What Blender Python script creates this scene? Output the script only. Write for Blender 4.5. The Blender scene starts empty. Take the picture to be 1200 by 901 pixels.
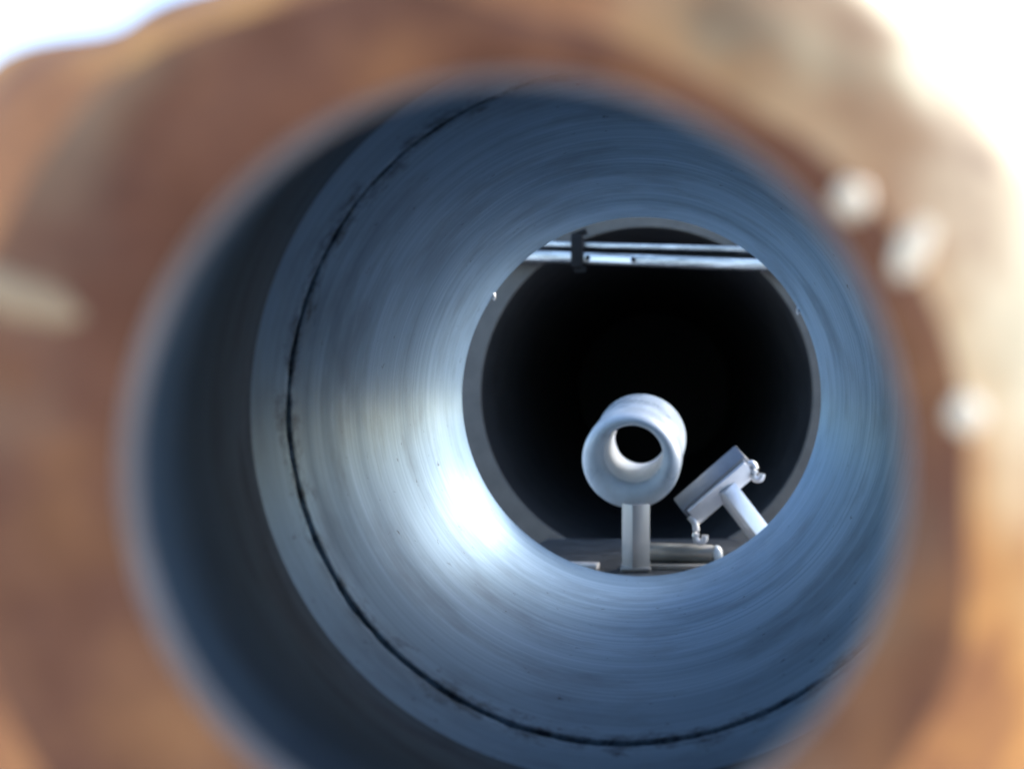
import bpy, bmesh, math, random
from mathutils import Vector, Matrix, noise
random.seed(4)
R = math.radians
PI = math.pi
scene = bpy.context.scene
COL = scene.collection

# ------------------------------------------------------------------ camera
FPX = 1200.0                 # focal length in photo pixels (photo is 1200 wide)
VX, VY = 774.0, 451.0        # vanishing point of the barrel axis in the photo
AXX, AXZ = -0.0158, -0.00975 # barrel axis (parallel to +Y)

cam_d = bpy.data.cameras.new("camera")
cam = bpy.data.objects.new("camera", cam_d)
COL.objects.link(cam)
cam.location = (0, 0, 0)
cam.rotation_euler = (R(90), 0, 0)
cam_d.sensor_width = 36.0
cam_d.lens = 36.0 * FPX / 1200.0
cam_d.shift_x = -(VX - 600.0) / 1200.0
cam_d.shift_y = (VY - 450.5) / 1200.0
cam_d.clip_start = 0.005
cam_d.clip_end = 3000.0
cam_d.dof.use_dof = True
cam_d.dof.focus_distance = 0.64
cam_d.dof.aperture_fstop = 6.2
scene.camera = cam

# ------------------------------------------------------------------ light
SUN_DIR = Vector((0.65, 0.56, 0.48)).normalized()
elev = math.asin(SUN_DIR.z)
azim = math.atan2(SUN_DIR.x, SUN_DIR.y)
w = bpy.data.worlds.new("World")
scene.world = w
w.use_nodes = True
wn = w.node_tree
bg = wn.nodes["Background"]
sky = wn.nodes.new("ShaderNodeTexSky")
sky.sky_type = 'NISHITA'
sky.sun_disc = False
sky.sun_elevation = elev
sky.sun_rotation = azim
sky.dust_density = 1.7
sky.ozone_density = 2.0
wn.links.new(sky.outputs[0], bg.inputs[0])
bg.inputs[1].default_value = 0.15
sun_d = bpy.data.lights.new("sun", 'SUN')
sun_d.energy = 0.5
sun_d.angle = R(20.0)
sun_d.color = (1.0, 0.985, 0.965)
sun = bpy.data.objects.new("sun", sun_d)
COL.objects.link(sun)
sun.rotation_euler = SUN_DIR.to_track_quat('Z', 'Y').to_euler()
sun.location = SUN_DIR * 5
vs = scene.view_settings
vs.view_transform = 'Standard'
vs.look = 'None'
vs.gamma = 1.0
vs.use_curve_mapping = False
vs.exposure = 2.2
scene.cycles.use_denoising = True
scene.cycles.max_bounces = 14
scene.cycles.diffuse_bounces = 6
scene.cycles.glossy_bounces = 10
scene.cycles.sample_clamp_indirect = 6.0

# ------------------------------------------------------------------ materials
def mat(name):
    m = bpy.data.materials.new(name)
    m.use_nodes = True
    nt = m.node_tree
    return m, nt, nt.nodes["Principled BSDF"]

def nd(nt, t, **kw):
    n = nt.nodes.new(t)
    for k, v in kw.items():
        setattr(n, k, v)
    return n

def noise_tex(nt, scale, vec_scale=(1, 1, 1), detail=5.0, rough=0.6, loc=(0, 0, 0)):
    tc = nd(nt, "ShaderNodeTexCoord")
    mp = nd(nt, "ShaderNodeMapping")
    mp.inputs["Scale"].default_value = vec_scale
    mp.inputs["Location"].default_value = loc
    nz = nd(nt, "ShaderNodeTexNoise")
    nz.inputs["Scale"].default_value = scale
    nz.inputs["Detail"].default_value = detail
    nz.inputs["Roughness"].default_value = rough
    nt.links.new(tc.outputs["Object"], mp.inputs[0])
    nt.links.new(mp.outputs[0], nz.inputs["Vector"])
    return nz.outputs["Fac"]

def ramp(nt, fac, stops):
    r = nd(nt, "ShaderNodeValToRGB")
    e = r.color_ramp.elements
    while len(e) < len(stops):
        e.new(0.5)
    for i, (p, c) in enumerate(stops):
        e[i].position = p
        e[i].color = (*c, 1) if len(c) == 3 else c
    nt.links.new(fac, r.inputs[0])
    return r.outputs[0]

def mix(nt, fac, a, b, mode='MIX'):
    n = nd(nt, "ShaderNodeMix", data_type='RGBA', blend_type=mode)
    if isinstance(fac, (int, float)):
        n.inputs[0].default_value = fac
    else:
        nt.links.new(fac, n.inputs[0])
    for s, v in ((n.inputs[6], a), (n.inputs[7], b)):
        if isinstance(v, tuple):
            s.default_value = (*v, 1)
        else:
            nt.links.new(v, s)
    return n.outputs[2]

def bump(nt, b, h, strength, dist=0.001, prev=None):
    n = nd(nt, "ShaderNodeBump")
    n.inputs["Strength"].default_value = strength
    n.inputs["Distance"].default_value = dist
    nt.links.new(h, n.inputs["Height"])
    if prev is not None:
        nt.links.new(prev, n.inputs["Normal"])
    nt.links.new(n.outputs[0], b.inputs["Normal"])
    return n.outputs[0]

def simple(name, c1, c2, scale, rough=0.5, metal=0.0, vs_=(1, 1, 1), bstr=0.15, bdist=0.0004, rspread=0.1):
    m, nt, b = mat(name)
    f = noise_tex(nt, scale, vs_)
    nt.links.new(ramp(nt, f, [(0.32, c1), (0.68, c2)]), b.inputs["Base Color"])
    rr = ramp(nt, f, [(0.3, (rough - rspread,) * 3), (0.7, (rough + rspread,) * 3)])
    nt.links.new(rr, b.inputs["Roughness"])
    b.inputs["Metallic"].default_value = metal
    bump(nt, b, noise_tex(nt, scale * 4, vs_), bstr, bdist)
    return m

def machined(name, lo, hi, rough, metal, stain, aniso=0.0, seam=None):
    """turned steel: fine rings round the axis (local Y), blotches and dark pits"""
    m, nt, b = mat(name)
    rings = noise_tex(nt, 1.0, (2.2, 190, 2.2), 5, 0.62)
    wide = noise_tex(nt, 1.0, (2.6, 30, 2.6), 3, 0.5, (3, 1, 2))
    blot = noise_tex(nt, 13.0, (1, 1.6, 1), 5, 0.62, (1, 5, 2))
    pits = noise_tex(nt, 120.0, (1, 0.8, 1), 5, 0.65, (7, 3, 2))
    c = ramp(nt, rings, [(0.30, lo), (0.70, hi)])
    c = mix(nt, ramp(nt, wide, [(0.42, (0, 0, 0)), (0.7, (0.18, 0.18, 0.18))]), c, tuple(v * 0.72 for v in lo))
    c = mix(nt, ramp(nt, blot, [(0.47, (0, 0, 0)), (0.70, (0.7, 0.7, 0.7))]), c, stain)
    c = mix(nt, ramp(nt, pits, [(0.665, (0, 0, 0)), (0.72, (0.75, 0.75, 0.75))]), c, (0.03, 0.032, 0.035))
    if seam is not None:        # ragged grime collected along the seam
        tc = nd(nt, "ShaderNodeTexCoord")
        sx = nd(nt, "ShaderNodeSeparateXYZ")
        nt.links.new(tc.outputs["Object"], sx.inputs[0])
        d0 = nd(nt, "ShaderNodeMath", operation='SUBTRACT')
        d0.inputs[1].default_value = seam
        nt.links.new(sx.outputs[1], d0.inputs[0])
        d1 = nd(nt, "ShaderNodeMath", operation='ABSOLUTE')
        nt.links.new(d0.outputs[0], d1.inputs[0])
        gr = noise_tex(nt, 60.0, (1, 1, 1), 6, 0.75, (2, 8, 1))
        d2 = nd(nt, "ShaderNodeMath", operation='MULTIPLY_ADD')   # noise - distance * k
        d2.inputs[1].default_value = -11.0
        nt.links.new(d1.outputs[0], d2.inputs[0])
        nt.links.new(gr, d2.inputs[2])
        c = mix(nt, ramp(nt, d2.outputs[0], [(0.38, (0, 0, 0)), (0.58, (0.85, 0.85, 0.85))]), c, (0.028, 0.032, 0.038))
    if aniso > 0:               # turning marks run round the bore, so gloss spreads along the axis
        b.inputs["Anisotropic"].default_value = aniso
        tv = nd(nt, "ShaderNodeCombineXYZ")
        tv.inputs[1].default_value = 1.0
        nt.links.new(tv.outputs[0], b.inputs["Tangent"])
    nt.links.new(c, b.inputs["Base Color"])
    nt.links.new(ramp(nt, wide, [(0.3, (rough - 0.03,) * 3), (0.7, (rough + 0.05,) * 3)]), b.inputs["Roughness"])
    b.inputs["Metallic"].default_value = metal
    b.inputs["Specular IOR Level"].default_value = 0.45 if metal > 0.5 else 0.12
    n1 = bump(nt, b, rings, 0.12, 0.0005)
    bump(nt, b, blot, 0.22, 0.0012, n1)
    return m

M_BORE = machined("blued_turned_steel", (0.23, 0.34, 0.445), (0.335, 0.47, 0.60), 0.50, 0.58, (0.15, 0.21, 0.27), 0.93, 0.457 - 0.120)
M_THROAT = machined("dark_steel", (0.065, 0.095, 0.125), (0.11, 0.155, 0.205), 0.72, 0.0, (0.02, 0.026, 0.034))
M_LIP = simple("bare_grey_edge", (0.36, 0.29, 0.255), (0.48, 0.40, 0.36), 60, 0.5, 0.3)

def rust_mat():
    m, nt, b = mat("rusty_iron")
    a = noise_tex(nt, 22.0, (1, 1, 1), 6, 0.6)
    c2 = noise_tex(nt, 60.0, (1, 1, 1), 6, 0.65, (3, 3, 3))
    c3 = noise_tex(nt, 14.0, (1, 1, 1), 4, 0.55, (9, 2, 5))
    c = ramp(nt, a, [(0.30, (0.080, 0.027, 0.015)), (0.50, (0.165, 0.062, 0.031)), (0.70, (0.36, 0.145, 0.052))])
    c = mix(nt, ramp(nt, c2, [(0.45, (0, 0, 0)), (0.75, (0.6, 0.6, 0.6))]), c, (0.09, 0.032, 0.014))
    c = mix(nt, ramp(nt, c3, [(0.54, (0, 0, 0)), (0.66, (0.6, 0.6, 0.6))]), c, (0.30, 0.18, 0.10))
    nt.links.new(c, b.inputs["Base Color"])
    nt.links.new(ramp(nt, c2, [(0.3, (0.55,) * 3), (0.7, (0.85,) * 3)]), b.inputs["Roughness"])
    b.inputs["Specular IOR Level"].default_value = 0.15
    n1 = bump(nt, b, a, 0.5, 0.002)
    bump(nt, b, c2, 0.5, 0.001, n1)
    return m
M_RUST = rust_mat()

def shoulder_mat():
    """rust that turns to painted-in sunlit cream on the sun side (+X, +Z)"""
    m, nt, b = mat("sunlit_rust")
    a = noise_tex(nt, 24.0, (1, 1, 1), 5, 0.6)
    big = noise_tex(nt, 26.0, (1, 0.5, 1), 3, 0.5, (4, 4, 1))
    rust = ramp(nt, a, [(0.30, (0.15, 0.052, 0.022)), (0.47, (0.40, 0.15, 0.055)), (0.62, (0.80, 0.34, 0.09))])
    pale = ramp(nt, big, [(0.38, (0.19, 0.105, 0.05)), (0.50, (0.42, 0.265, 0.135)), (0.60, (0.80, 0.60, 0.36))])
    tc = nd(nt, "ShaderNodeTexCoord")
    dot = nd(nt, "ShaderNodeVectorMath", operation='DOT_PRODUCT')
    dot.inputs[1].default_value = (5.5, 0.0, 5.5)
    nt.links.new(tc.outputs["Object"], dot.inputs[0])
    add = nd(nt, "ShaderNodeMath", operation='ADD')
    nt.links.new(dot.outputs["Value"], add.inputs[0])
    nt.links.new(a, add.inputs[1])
    c = mix(nt, ramp(nt, add.outputs[0], [(0.76, (0, 0, 0)), (1.04, (1, 1, 1))]), rust, pale)  # sunlit cream mixed into the rust colour towards the sun
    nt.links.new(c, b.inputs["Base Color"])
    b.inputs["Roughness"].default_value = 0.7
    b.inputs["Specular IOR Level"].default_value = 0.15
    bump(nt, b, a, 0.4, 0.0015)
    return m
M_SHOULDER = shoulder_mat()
M_SCALE = simple("pale_scale", (0.24, 0.135, 0.06), (0.40, 0.25, 0.13), 40, 0.55, 0.1)
M_BEAD = simple("pale_glint", (0.74, 0.54, 0.35), (0.86, 0.68, 0.47), 200, 0.42, 0.0)  # brightness of the sun glints is put into this pale base
M_SHELL = simple("weathered_shell", (0.13, 0.075, 0.05), (0.24, 0.16, 0.12), 18, 0.75, 0.1)
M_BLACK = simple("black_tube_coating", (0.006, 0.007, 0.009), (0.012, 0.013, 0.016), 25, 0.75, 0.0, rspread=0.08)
M_ENDRING = simple("grey_brown_tube_edge", (0.055, 0.052, 0.049), (0.09, 0.085, 0.078), 45, 0.6, 0.2)
M_WHITE = simple("pale_grey_enamel", (0.31, 0.36, 0.40), (0.45, 0.51, 0.555), 30, 0.32, 0.0, bstr=0.04)
M_WALL_COVER = simple("lit_wall_and_cover_white", (0.80, 0.84, 0.86), (0.86, 0.89, 0.91), 30, 0.35, 0.0, bstr=0.03)  # inner pipe wall's light put into its white; slot cover is plain white
M_HEAD = simple("blue_grey_paint", (0.13, 0.145, 0.17), (0.19, 0.21, 0.24), 45, 0.42, 0.2)
M_POST = simple("satin_post_metal", (0.24, 0.24, 0.235), (0.32, 0.315, 0.305), 40, 0.42, 0.35, (1, 1, 0.2))
M_TEE = simple("satin_aluminium", (0.62, 0.63, 0.65), (0.74, 0.75, 0.77), 50, 0.36, 0.45)
M_RAIL = simple("polished_aluminium", (0.12, 0.13, 0.14), (0.56, 0.58, 0.60), 18, 0.25, 0.6, (1.0, 10, 10))
M_CLAMP = simple("black_plastic", (0.004, 0.0045, 0.005), (0.008, 0.0085, 0.01), 80, 0.6)
M_CLAMP.node_tree.nodes["Principled BSDF"].inputs["Specular IOR Level"].default_value = 0.12
M_PLATE = simple("dark_base_metal", (0.06, 0.063, 0.067), (0.16, 0.168, 0.175), 35, 0.40, 0.6, (1, 3, 1))
M_BAR = simple("warm_grey_metal", (0.26, 0.25, 0.225), (0.36, 0.35, 0.32), 45, 0.38, 0.5, (0.4, 3, 3))
M_GROUND = simple("pale_dusty_concrete", (0.48, 0.475, 0.46), (0.60, 0.59, 0.57), 3.0, 0.9, bstr=0.4, bdist=0.01)

# ------------------------------------------------------------------ helpers
def thing(name, label, cat, loc=(0, 0, 0), group=None):
    o = bpy.data.objects.new(name, None)
    COL.objects.link(o)
    o.location = loc
    o.empty_display_size = 0.03
    o["label"] = label
    o["category"] = cat
    if group:
        o["group"] = group
    return o

def obj(name, bm, m, parent=None, smooth=True, ang=32):
    bmesh.ops.recalc_face_normals(bm, faces=bm.faces)
    me = bpy.data.meshes.new(name)
    if parent is not None:                      # geometry is written in world space; root frames differ
        root = parent
        off = Vector((0, 0, 0))
        while root is not None:
            off += root.location
            root = root.parent
        bmesh.ops.translate(bm, verts=bm.verts, vec=-off)
    bm.to_mesh(me)
    bm.free()
    me.materials.append(m)
    if smooth:
        me.polygons.foreach_set("use_smooth", [True] * len(me.polygons))
        me.set_sharp_from_angle(angle=R(ang))
    o = bpy.data.objects.new(name, me)
    COL.objects.link(o)
    if parent is not None:
        o.parent = parent
    return o

def at(px, py, d):
    return Vector(((px - VX) / FPX * d, d, -(py - VY) / FPX * d))

def lathe_into(bm, prof, n=160, cx=AXX, cz=AXZ, closed=False, warp=None):
    """prof: list of (y, radius) revolved about the barrel axis"""
    rings = []
    for k, (y, r) in enumerate(prof):
        ring = []
        for i in range(n):
            a = 2 * PI * i / n
            yy, rr = (y, r) if warp is None else warp(k, y, r, a)
            ring.append(bm.verts.new((cx + rr * math.cos(a), yy, cz + rr * math.sin(a))))
        rings.append(ring)
    m = len(rings)
    for k in range(m if closed else m - 1):
        A, B = rings[k], rings[(k + 1) % m]
        for i in range(n):
            j = (i + 1) % n
            bm.faces.new((A[i], A[j], B[j], B[i]))
    return rings

def lathe(prof, lean=0.0, **kw):
    bm = bmesh.new()
    lathe_into(bm, prof, **kw)
    if lean:            # the mouth sits a little off the bore axis
        for v in bm.verts:
            v.co.x += lean * max(0.0, min(1.0, (0.41 - v.co.y) / 0.28))
    return bm

def box_into(bm, c, size, mtx=None, bevel=0.0, seg=2):
    g = bmesh.new()
    bmesh.ops.create_cube(g, size=1.0)
    bmesh.ops.scale(g, vec=size, verts=g.verts)
    if bevel > 0:
        bmesh.ops.bevel(g, geom=g.edges[:], offset=bevel, segments=seg, affect='EDGES', profile=0.5)
    M = Matrix.Translation(c) @ (mtx.to_4x4() if mtx is not None else Matrix.Identity(4))
    bmesh.ops.transform(g, matrix=M, verts=g.verts)
    tmp = bpy.data.meshes.new("tmp")
    g.to_mesh(tmp)
    g.free()
    bm.from_mesh(tmp)
    bpy.data.meshes.remove(tmp)

def box(c, size, mtx=None, bevel=0.0, seg=2):
    bm = bmesh.new()
    box_into(bm, c, size, mtx, bevel, seg)
    return bm

def frame(xdir, ydir):
    x = xdir.normalized()
    y = (ydir - ydir.dot(x) * x).normalized()
    z = x.cross(y)
    return Matrix((x, y, z)).transposed()

def revolve_axis(bm, p0, p1, prof, n=48, cap0=False, cap1=False):
    """prof: list of (t metres along p0->p1, radius)"""
    d = (p1 - p0).normalized()
    q = d.to_track_quat('Z', 'Y').to_matrix()
    rings = []
    for t, r in prof:
        rings.append([bm.verts.new(p0 + d * t + q @ Vector((r * math.cos(2 * PI * i / n), r * math.sin(2 * PI * i / n), 0)))
                      for i in range(n)])
    for A, B in zip(rings, rings[1:]):
        for i in range(n):
            j = (i + 1) % n
            bm.faces.new((A[i], A[j], B[j], B[i]))
    if cap0:
        bm.faces.new(rings[0])
    if cap1:
        bm.faces.new(rings[-1])

def tube_path(bm, pts, r, n=10):
    rings = []
    for k, p in enumerate(pts):
        a = pts[max(0, k - 1)]
        b = pts[min(len(pts) - 1, k + 1)]
        q = (b - a).normalized().to_track_quat('Z', 'Y').to_matrix()
        rings.append([bm.verts.new(p + q @ Vector((r * math.cos(2 * PI * i / n), r * math.sin(2 * PI * i / n), 0))) for i in range(n)])
    for A, B in zip(rings, rings[1:]):
        for i in range(n):
            j = (i + 1) % n
            bm.faces.new((A[i], A[j], B[j], B[i]))
    bm.faces.new(rings[0])
    bm.faces.new(rings[-1])

# ------------------------------------------------------------------ ground
ZG = -0.62
bm = bmesh.new()
S = 900.0
bm.faces.new([bm.verts.new(v) for v in ((-S, -S, ZG), (S, -S, ZG), (S, S, ZG), (-S, S, ZG))])
g = obj("ground", bm, M_GROUND, smooth=False)
g["kind"] = "structure"
g["label"] = "pale dusty ground far out of focus beyond the rusty mouth"

# ------------------------------------------------------------------ the barrel we look through
RB = 0.150          # bore radius
Y_FACE, Y_LIP = 0.120, 0.1265
Y_STEP, Y_GR, Y_RIM = 0.414, 0.457, 0.857
R_HOLE = 0.0468
LEAN = -0.0014
barrel = thing("steel_barrel", "hollow steel barrel with blurred rusty mouth and blue grey turned bore", "barrel", (AXX, Y_FACE, AXZ))

def outline(a, pts):
    d = math.degrees(a)
    d = (d + 180) % 360 - 180
    for (a0, r0), (a1, r1) in zip(pts, pts[1:]):
        if a0 <= d <= a1:
            t = (d - a0) / (a1 - a0)
            t = t * t * (3 - 2 * t)
            return r0 + (r1 - r0) * t
    return pts[0][1]
FACE = [(-180, .0655), (-135, .066), (-90, .063), (-60, .0615), (-30, .0570), (0, .0535), (30, .0525), (60, .0505), (85, .0525),
        (110, .0600), (140, .0660), (160, .0665), (180, .0655)]
BACK = [(-180, .101), (-135, .098), (-90, .094), (-45, .091), (0, .089), (30, .0865), (60, .0845), (90, .083), (120, .0800), (133, .0855), (145, .0985), (180, .101)]
def face_out(a):     # outer radius of the rusty front face; a=0 right, pi/2 up
    return outline(a, FACE)

def mouth_warp(k, y, r, a):
    fo = face_out(a)
    p = Vector((math.cos(a) * 2.2, math.sin(a) * 2.2, k * 0.55))
    nz = noise.noise(p * 1.1) + 0.5 * noise.noise(p * 2.7)
    if k == 0:
        return y, r
    if k <= 6:       # front face, hole edge to outer edge
        t = k / 6.0
        rr = R_HOLE + 0.0012 + (fo - R_HOLE - 0.0012) * t
        return y - 0.0010 * math.sin(t * PI) + 0.0007 * nz * t, rr + 0.0008 * nz * t
    t = (k - 6) / 8.0   # shoulder sloping back to the shell
    end = outline(a, BACK)
    rr = fo + (end - fo) * (1 - (1 - t) ** 1.6)
    return y + 0.036 * t ** 1.15 + 0.0012 * nz * (1 - t), rr + 0.0022 * nz * (1 - t) * t * 4

prof = [(Y_FACE + 0.0012, R_HOLE)] + [(Y_FACE, R_HOLE)] * 6
mouth = obj("rusty_mouth", lathe(prof, lean=LEAN, n=220, warp=mouth_warp), M_RUST, barrel, ang=60)
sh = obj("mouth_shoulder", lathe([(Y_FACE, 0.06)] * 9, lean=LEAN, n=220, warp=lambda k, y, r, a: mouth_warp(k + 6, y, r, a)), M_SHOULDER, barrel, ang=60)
sh["label"] = "sloping outer shoulder, brown on the left and painted sunlit cream on the right"
mouth["label"] = "thick brown rusted mouth ring, very out of focus"
obj("mouth_lip", lathe([(Y_FACE + 0.0012, R_HOLE), (Y_LIP - 0.001, R_HOLE), (Y_LIP, R_HOLE + 0.0008)], lean=LEAN, n=200), M_LIP, barrel)
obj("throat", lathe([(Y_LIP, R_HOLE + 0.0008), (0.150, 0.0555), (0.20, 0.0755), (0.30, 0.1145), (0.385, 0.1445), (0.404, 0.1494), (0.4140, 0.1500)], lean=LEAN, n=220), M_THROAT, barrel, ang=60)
bore_prof = [(0.4140, RB), (0.43, RB)]
bore_prof += [(Y_GR - 0.0062, RB), (Y_GR - 0.0030, RB), (Y_GR - 0.0024, RB + 0.0004), (Y_GR - 0.0019, RB + 0.005), (Y_GR + 0.0019, RB + 0.005), (Y_GR + 0.0024, RB + 0.0004), (Y_GR + 0.0030, RB), (Y_GR + 0.0062, RB), (Y_GR + 0.012, RB)]
def bore_warp(k, y, r, a):
    if 3 <= k <= 8:      # the seam is chipped and uneven in width
        p = Vector((math.cos(a) * 9, math.sin(a) * 9, 0.6 if k < 6 else 5.0))
        nz = noise.noise(p) + 0.7 * noise.noise(p * 3.1)
        wide = 1.0 + 0.35 * math.sin(-a) + 0.55 * nz
        y = Y_GR + (y - Y_GR) * max(0.25, wide) + 0.0007 * noise.noise(Vector((math.cos(a) * 3, math.sin(a) * 3, 9)))
    return y, r
bore_prof += [(0.50, RB), (0.577, RB), (0.66, RB), (0.74, RB), (0.82, RB), (Y_RIM - 0.0012, RB), (Y_RIM, RB + 0.0012)]
obj("bore", lathe(bore_prof, n=420, warp=bore_warp), M_BORE, barrel, ang=40)
shell_prof = [(Y_RIM, RB + 0.0012), (Y_RIM, 0.161), (0.855, 0.163), (0.44, 0.168), (0.41, 0.167), (0.30, 0.130), (0.21, 0.105), (0.156, 0.083)]
def shell_warp(k, y, r, a):
    if k == 7:
        return y, outline(a, BACK)
    return y, r
obj("outer_shell", lathe(shell_prof, lean=LEAN, n=160, warp=shell_warp), M_SHELL, barrel, ang=40)
# saddles that carry the barrel
for y in (0.50, 0.76):
    bm = bmesh.new()
    a0, a1, nn = R(205), R(335), 20
    lo = []
    for s in (-0.02, 0.02):
        top = [bm.verts.new((AXX + 0.172 * math.cos(a0 + (a1 - a0) * i / nn), y + s, AXZ + 0.172 * math.sin(a0 + (a1 - a0) * i / nn))) for i in range(nn + 1)]
        bot = [bm.verts.new((v.co.x, y + s, ZG)) for v in top]
        lo.append((top, bot))
    (t0, b0), (t1, b1) = lo
    for i in range(nn):
        bm.faces.new((t0[i], t0[i + 1], b0[i + 1], b0[i]))
        bm.faces.new((t1[i], t1[i + 1], b1[i + 1], b1[i]))
        bm.faces.new((t0[i], t0[i + 1], t1[i + 1], t1[i]))
    for i in (0, nn):
        bm.faces.new((t0[i], b0[i], b1[i], t1[i]))
    obj("saddle", bm, M_SHELL, barrel)

# sun glints put in as pale beads, plus scale lumps, on the mouth
def bead(name, p, r, m, stretch=(1, 1, 1), rot=0.0):
    bm = bmesh.new()
    bmesh.ops.create_icosphere(bm, subdivisions=3, radius=r)
    for v in bm.verts:
        v.co *= 1 + 0.22 * noise.noise(v.co * (1.3 / r) + p * 50)
        v.co = Vector((v.co.x * stretch[0], v.co.y * stretch[1], v.co.z * stretch[2]))
    bmesh.ops.rotate(bm, cent=(0, 0, 0), matrix=Matrix.Rotation(rot, 3, 'Y'), verts=bm.verts)
    bmesh.ops.translate(bm, verts=bm.verts, vec=p)
    return obj(name, bm, m, mouth)
bead("glint_bead", at(998, 235, 0.1188), 0.0021, M_BEAD)
bead("glint_bead", at(1070, 292, 0.1188), 0.0019, M_BEAD, (1, 1, 1.9), 0.45)
bead("glint_bead", at(1132, 486, 0.1188), 0.0022, M_BEAD)
bead("scale_lump", at(35, 350, 0.1200), 0.0070, M_SCALE, (1.25, 0.22, 0.42), 0.35)
bead("scale_lump", at(700, 5, 0.128), 0.0040, M_SCALE, (1.8, 0.5, 0.8), 0.3)
bead("scale_lump", at(900, 100, 0.131), 0.0050, M_SCALE, (2.4, 0.5, 0.8), 0.75)
# burrs on the far rim of the bore
for px, py in ((579, 347), (935, 364)):
    p = at(px, py, Y_RIM - 0.002)
    bm = bmesh.new()
    bmesh.ops.create_icosphere(bm, subdivisions=1, radius=0.0026)
    bmesh.ops.scale(bm, vec=(0.6, 1, 1.5), verts=bm.verts)
    bmesh.ops.translate(bm, verts=bm.verts, vec=p)
    obj("burr", bm, M_TEE, barrel)

# ------------------------------------------------------------------ dark tube beyond the gap
Y2, R2 = 1.19, 0.1924
tube = thing("dark_tube", "wide black tube with grey edge facing the barrel across a gap", "tube", (AXX, Y2, AXZ))
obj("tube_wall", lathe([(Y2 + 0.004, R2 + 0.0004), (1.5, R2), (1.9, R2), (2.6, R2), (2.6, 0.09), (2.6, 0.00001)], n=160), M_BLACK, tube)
obj("end_ring", lathe([(Y2 + 0.004, R2 + 0.0004), (Y2 + 0.001, R2 + 0.0004), (Y2, R2 + 0.0016), (Y2, 0.222), (Y2 + 0.003, 0.225), (Y2 + 0.03, 0.225), (Y2 + 0.03, 0.212)], n=160), M_ENDRING, tube)
obj("tube_jacket", lathe([(Y2 + 0.03, 0.212), (2.61, 0.212), (2.61, 0.00001)], n=120), M_SHELL, tube)
for y in (1.6, 2.3):
    obj("saddle", box(Vector((AXX, y, (ZG + AXZ - 0.208) / 2)), (0.26, 0.05, AXZ - 0.208 - ZG), bevel=0.003), M_SHELL, tube)

# ------------------------------------------------------------------ base plate in the gap
ZP = -0.165
base = thing("base_plate", "dark flat metal plate at the bottom of the black opening", "plate", (0, 0.97, ZP))
bm = bmesh.new()
out = [(-0.12, 0.868), (0.135, 0.868), (0.135, 1.02), (0.075, 1.1), (-0.122, 1.1), (-0.14, 1.0)]
top = [bm.verts.new((x, y, ZP)) for x, y in out]
bot = [bm.verts.new((x, y, ZP - 0.012)) for x, y in out]
bm.faces.new(top)
bm.faces.new(bot)
for i in range(len(out)):
    j = (i + 1) % len(out)
    bm.faces.new((top[i], top[j], bot[j], bot[i]))
bmesh.ops.bevel(bm, geom=bm.edges[:], offset=0.0012, segments=1, affect='EDGES')
obj("plate", bm, M_PLATE, base, ang=30)
obj("pedestal", box(Vector((0, 0.98, (ZG + ZP - 0.012) / 2)), (0.14, 0.12, ZP - 0.012 - ZG), bevel=0.003), M_SHELL, base)

# ------------------------------------------------------------------ small pipe on its post
stand = thing("pipe_stand", "small pale pipe with rounded collar standing on a square post", "pipe stand", at(745, 672, 0.90))
pf = at(737.5, 545, 0.925)
pb = at(752, 512, 1.02)
dl = (pb - pf).length
ro, ri = 0.0457, 0.0272
EC = Vector((0.0026, 0.0, 0.0086))
EB = Vector((-0.0016, 0.0, -0.0020))      # the bore sits off centre, towards the top
dn = (pb - pf).normalized()
prof = [(0.0105, ri)]
for i in range(11):          # rounded lip: bore edge, over the front, back to the outside
    a = PI / 2 * i / 10.0
    prof.append((0.010 * (1 - math.sin(a)), ri + 0.0075 * (1 - math.cos(a))))
nin = len(prof)
for i in range(1, 13):
    a = PI / 2 * i / 12.0
    prof.append((0.017 * (1 - math.cos(a)), ri + 0.0075 + (ro - ri - 0.0075) * math.sin(a)))
prof += [(0.034, ro), (0.038, ro - 0.0014), (0.040, ro - 0.0022)]
def ecc(bm, ri_, ro_):
    for v in bm.verts:
        q = v.co - pf
        ax = q.dot(dn)
        c = pf + dn * ax
        rr = (v.co - c).length
        v.co += EC.lerp(EB, max(0.0, min(1.0, ax / dl))) * max(0.0, min(1.0, (ro_ - rr) / (ro_ - ri_)))
bm = bmesh.new()
revolve_axis(bm, pf, pb, prof, 72)
ecc(bm, ri, ro)
collar = obj("collar", bm, M_WHITE, stand, ang=50)
bm = bmesh.new()
revolve_axis(bm, pf, pb, [(0.040, ro - 0.0022), (0.045, ro - 0.0022), (dl - 0.003, ro - 0.0010), (dl, ro - 0.003), (dl, ri + 0.0005)], 72)
ecc(bm, ri - 0.002, ro)
obj("pipe", bm, M_WHITE, stand, ang=50)
bm = bmesh.new()
revolve_axis(bm, pf, pb, [(dl, ri + 0.0005), (dl, ri - 0.0005), (dl - 0.002, ri - 0.0022), (0.0105, ri)], 72)
ecc(bm, ri - 0.002, ro)
obj("lit_inner_wall", bm, M_WALL_COVER, stand, ang=50)  # light inside the pipe painted as a whiter inner wall
pz = pf + (pb - pf).normalized() * 0.030
post_c = at(745, 600, 0.91)
top_z = pz.z - ro + 0.006
bm = box(Vector((post_c.x, 0.915, (top_z + ZP) / 2)), (0.0185, 0.0185, top_z - ZP), Matrix.Rotation(R(33), 3, 'Z'), bevel=0.0008)
obj("post", bm, M_POST, stand, ang=30)
obj("foot", box(Vector((post_c.x, 0.915, ZP + 0.002)), (0.027, 0.027, 0.003), bevel=0.0008), M_POST, stand)

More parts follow.
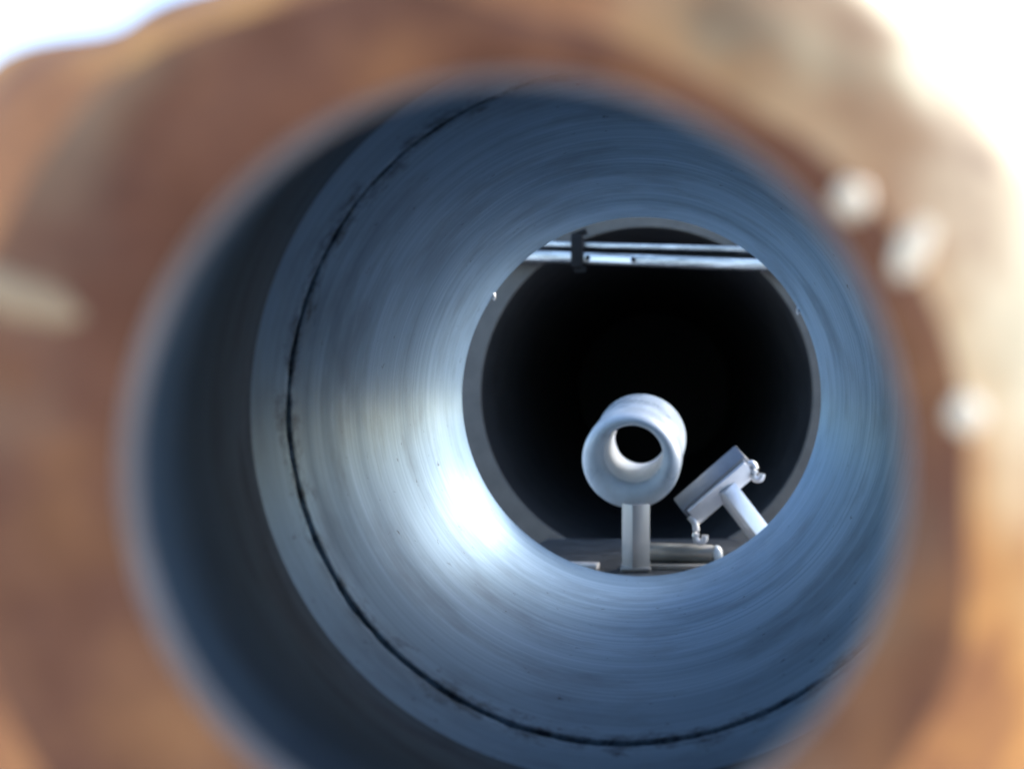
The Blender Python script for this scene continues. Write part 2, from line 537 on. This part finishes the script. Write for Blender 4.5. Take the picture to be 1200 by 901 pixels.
# rod and flat bar lying beside the post
rod = thing("round_rod", "short round metal rod lying on the plate right of the post", "rod", at(800, 648, 0.953))
p0 = at(757, 646, 0.962)
p1 = at(845, 649, 0.945)
rr = 0.0086
p0.z = p1.z = ZP + rr
L = (p1 - p0).length
bm = bmesh.new()
revolve_axis(bm, p0, p1, [(0, rr - 0.001), (0.001, rr), (L - 0.008, rr), (L - 0.007, rr - 0.0008), (L - 0.006, rr - 0.0008), (L - 0.005, rr)], 28, cap0=True)
obj("shaft", bm, M_BAR, rod, ang=40)
bm = bmesh.new()
revolve_axis(bm, p0, p1, [(L - 0.005, rr)] + [(L - 0.005 + rr * 0.75 * math.sin(a), rr * math.cos(a)) for a in (0.3, 0.6, 0.9, 1.2, 1.5)], 28, cap1=True)
obj("rounded_end", bm, M_WHITE, rod, ang=60)
bar = bpy.data.objects
bm = box(at(792, 664, 0.918) + Vector((0, 0, 0.0)), (0.066, 0.010, 0.004), bevel=0.0006)
for v in bm.verts:
    v.co.z += ZP + 0.002 - at(792, 664, 0.918).z
fb = obj("flat_bar", bm, M_BAR)
fb["label"] = "thin flat metal strip lying in front of the round rod"
fb["category"] = "strip"
bm = box(Vector((at(682, 665, 0.925).x, 0.925, ZP + 0.0022)), (0.030, 0.014, 0.0044), Matrix.Rotation(R(-8), 3, 'Z'), bevel=0.0006)
sh = obj("metal_shim", bm, M_TEE)
sh["label"] = "small shiny shim on the plate left of the post"
sh["category"] = "shim"

# ------------------------------------------------------------------ T-shaped bracket
DT = 0.935
ha = at(804, 604, DT)
hb = at(878, 540, DT)
tee = thing("tee_bracket", "pale T shaped metal bracket leaning toward the lower right rim, hooked at both ends", "bracket", at(918, 664, DT))
hd = (hb - ha)
F = frame(hd, Vector((0, 1, 0)))                 # x along head, y depth, z = perpendicular in picture
nrm = F.col[2]
if nrm.z < 0:
    F = frame(-hd, Vector((0, 1, 0)))
nrm = F.col[2]
hc = (ha + hb) / 2
hl = hd.length
FH = F @ Matrix.Rotation(R(-32), 3, 'X')
if FH.col[2].y > 0:
    FH = F @ Matrix.Rotation(R(32), 3, 'X')
HC = hc + Vector((0, 0.016, 0)) + nrm * 0.001
obj("head", box(HC, (hl, 0.022, 0.026), FH, bevel=0.0012), M_HEAD, tee, ang=30)
obj("head_flange", box(HC - FH.col[1] * 0.0125 * (1 if FH.col[1].dot(nrm) > 0 else -1) , (hl * 0.90, 0.005, 0.020), FH, bevel=0.0008), M_TEE, tee, ang=30)
s0 = hc + F.col[0] * 0.002 - nrm * 0.008 + Vector((0, 0.014, 0))
if (at(848, 570, DT) - hc).length > 0:
    s0 = at(850, 573, DT) + Vector((0, 0.006, 0))
s1 = at(918, 664, DT)
s1 = Vector((s1.x, DT + 0.012, ZP + 0.001))
FS = frame(s1 - s0, Vector((0.35, 1, 0.25)))
obj("stem", box((s0 + s1) / 2, ((s1 - s0).length, 0.0160, 0.0160), FS @ Matrix.Rotation(R(38), 3, 'X'), bevel=0.0008), M_TEE, tee, ang=30)
obj("foot", box(Vector((s1.x, s1.y, ZP + 0.002)), (0.04, 0.04, 0.004), bevel=0.0008), M_TEE, tee)
for pts in (((806, 603), (812, 610), (814, 620), (813, 628), (817, 633), (823, 631), (824, 625)),
            ((871, 543), (879, 541), (883, 547), (881, 553), (883, 559), (889, 559), (891, 553))):
    bm = bmesh.new()
    P = [at(x + 2, y + 2, DT + 0.006) for x, y in pts]
    Q = []
    for i in range(len(P) - 1):
        for k in range(4):
            t = k / 4
            a = P[max(0, i - 1)]; b = P[i]; c = P[i + 1]; d = P[min(len(P) - 1, i + 2)]
            Q.append(0.5 * ((2 * b) + (c - a) * t + (2 * a - 5 * b + 4 * c - d) * t * t + (3 * b - a - 3 * c + d) * t ** 3))
    Q.append(P[-1])
    tube_path(bm, Q, 0.0031, 10)
    obj("hook", bm, M_TEE, tee, ang=60)

# ------------------------------------------------------------------ cross rail under the top of the opening
DR = 1.165
rail = thing("cross_rail", "shiny double aluminium rail crossing the top of the black opening", "rail", at(750, 301, DR))
def rail_bar(name, ya, yb, h, depth, dy=0.0, m=M_RAIL):
    a = at(560, ya, DR)
    b = at(950, yb, DR)
    Fq = frame(b - a, Vector((0, 1, 0)))
    return obj(name, box((a + b) / 2 + Vector((0, dy, 0)), ((b - a).length, depth, h), Fq, bevel=0.0012, seg=3), m, rail, ang=30)
rail_bar("upper_bar", 283.5, 294, 0.0060, 0.016, 0.008)
rail_bar("lower_bar", 298, 313, 0.0112, 0.020, 0.0)
rail_bar("joining_web", 291.5, 302, 0.006, 0.006, 0.012, M_CLAMP)
for px in (575, 935):
    p = at(px, 299 + (px - 750) * 0.034, DR)
    obj("fixing_block", box(p + Vector((0, 0.0165, 0)), (0.022, 0.017, 0.03), bevel=0.001), M_CLAMP, rail)
a = at(690, 303.5, DR - 0.0105)
b = at(741, 305.5, DR - 0.0105)
bm = bmesh.new()
box_into(bm, (a + b) / 2, ((b - a).length, 0.003, 0.0062), frame(b - a, Vector((0, 1, 0))), bevel=0.0012, seg=3)
obj("slot_cover", bm, M_WALL_COVER, rail)
for px, py in ((689, 302.5), (742, 304.5)):
    bm = bmesh.new()
    p = at(px, py, DR - 0.0095)
    revolve_axis(bm, p, p + Vector((0, 1, 0)), [(-0.003, 0.0012), (-0.003, 0.0026), (-0.002, 0.003), (0.001, 0.003)], 12, cap0=True)
    obj("screw", bm, M_CLAMP, rail)
cl = thing("rail_clamp", "small black clamp gripping the shiny double rail near its left end", "clamp", at(677, 297, DR))
obj("jaw", box(at(677, 296, DR - 0.004), (0.0135, 0.030, 0.036), bevel=0.0015), M_CLAMP, cl)
obj("thumb_screw", box(at(679, 274, DR - 0.006), (0.018, 0.012, 0.006), Matrix.Rotation(R(-20), 3, 'Y'), bevel=0.0012), M_CLAMP, cl)
obj("clamp_nut", box(at(680, 316, DR - 0.006), (0.013, 0.012, 0.007), bevel=0.0015), M_CLAMP, cl)
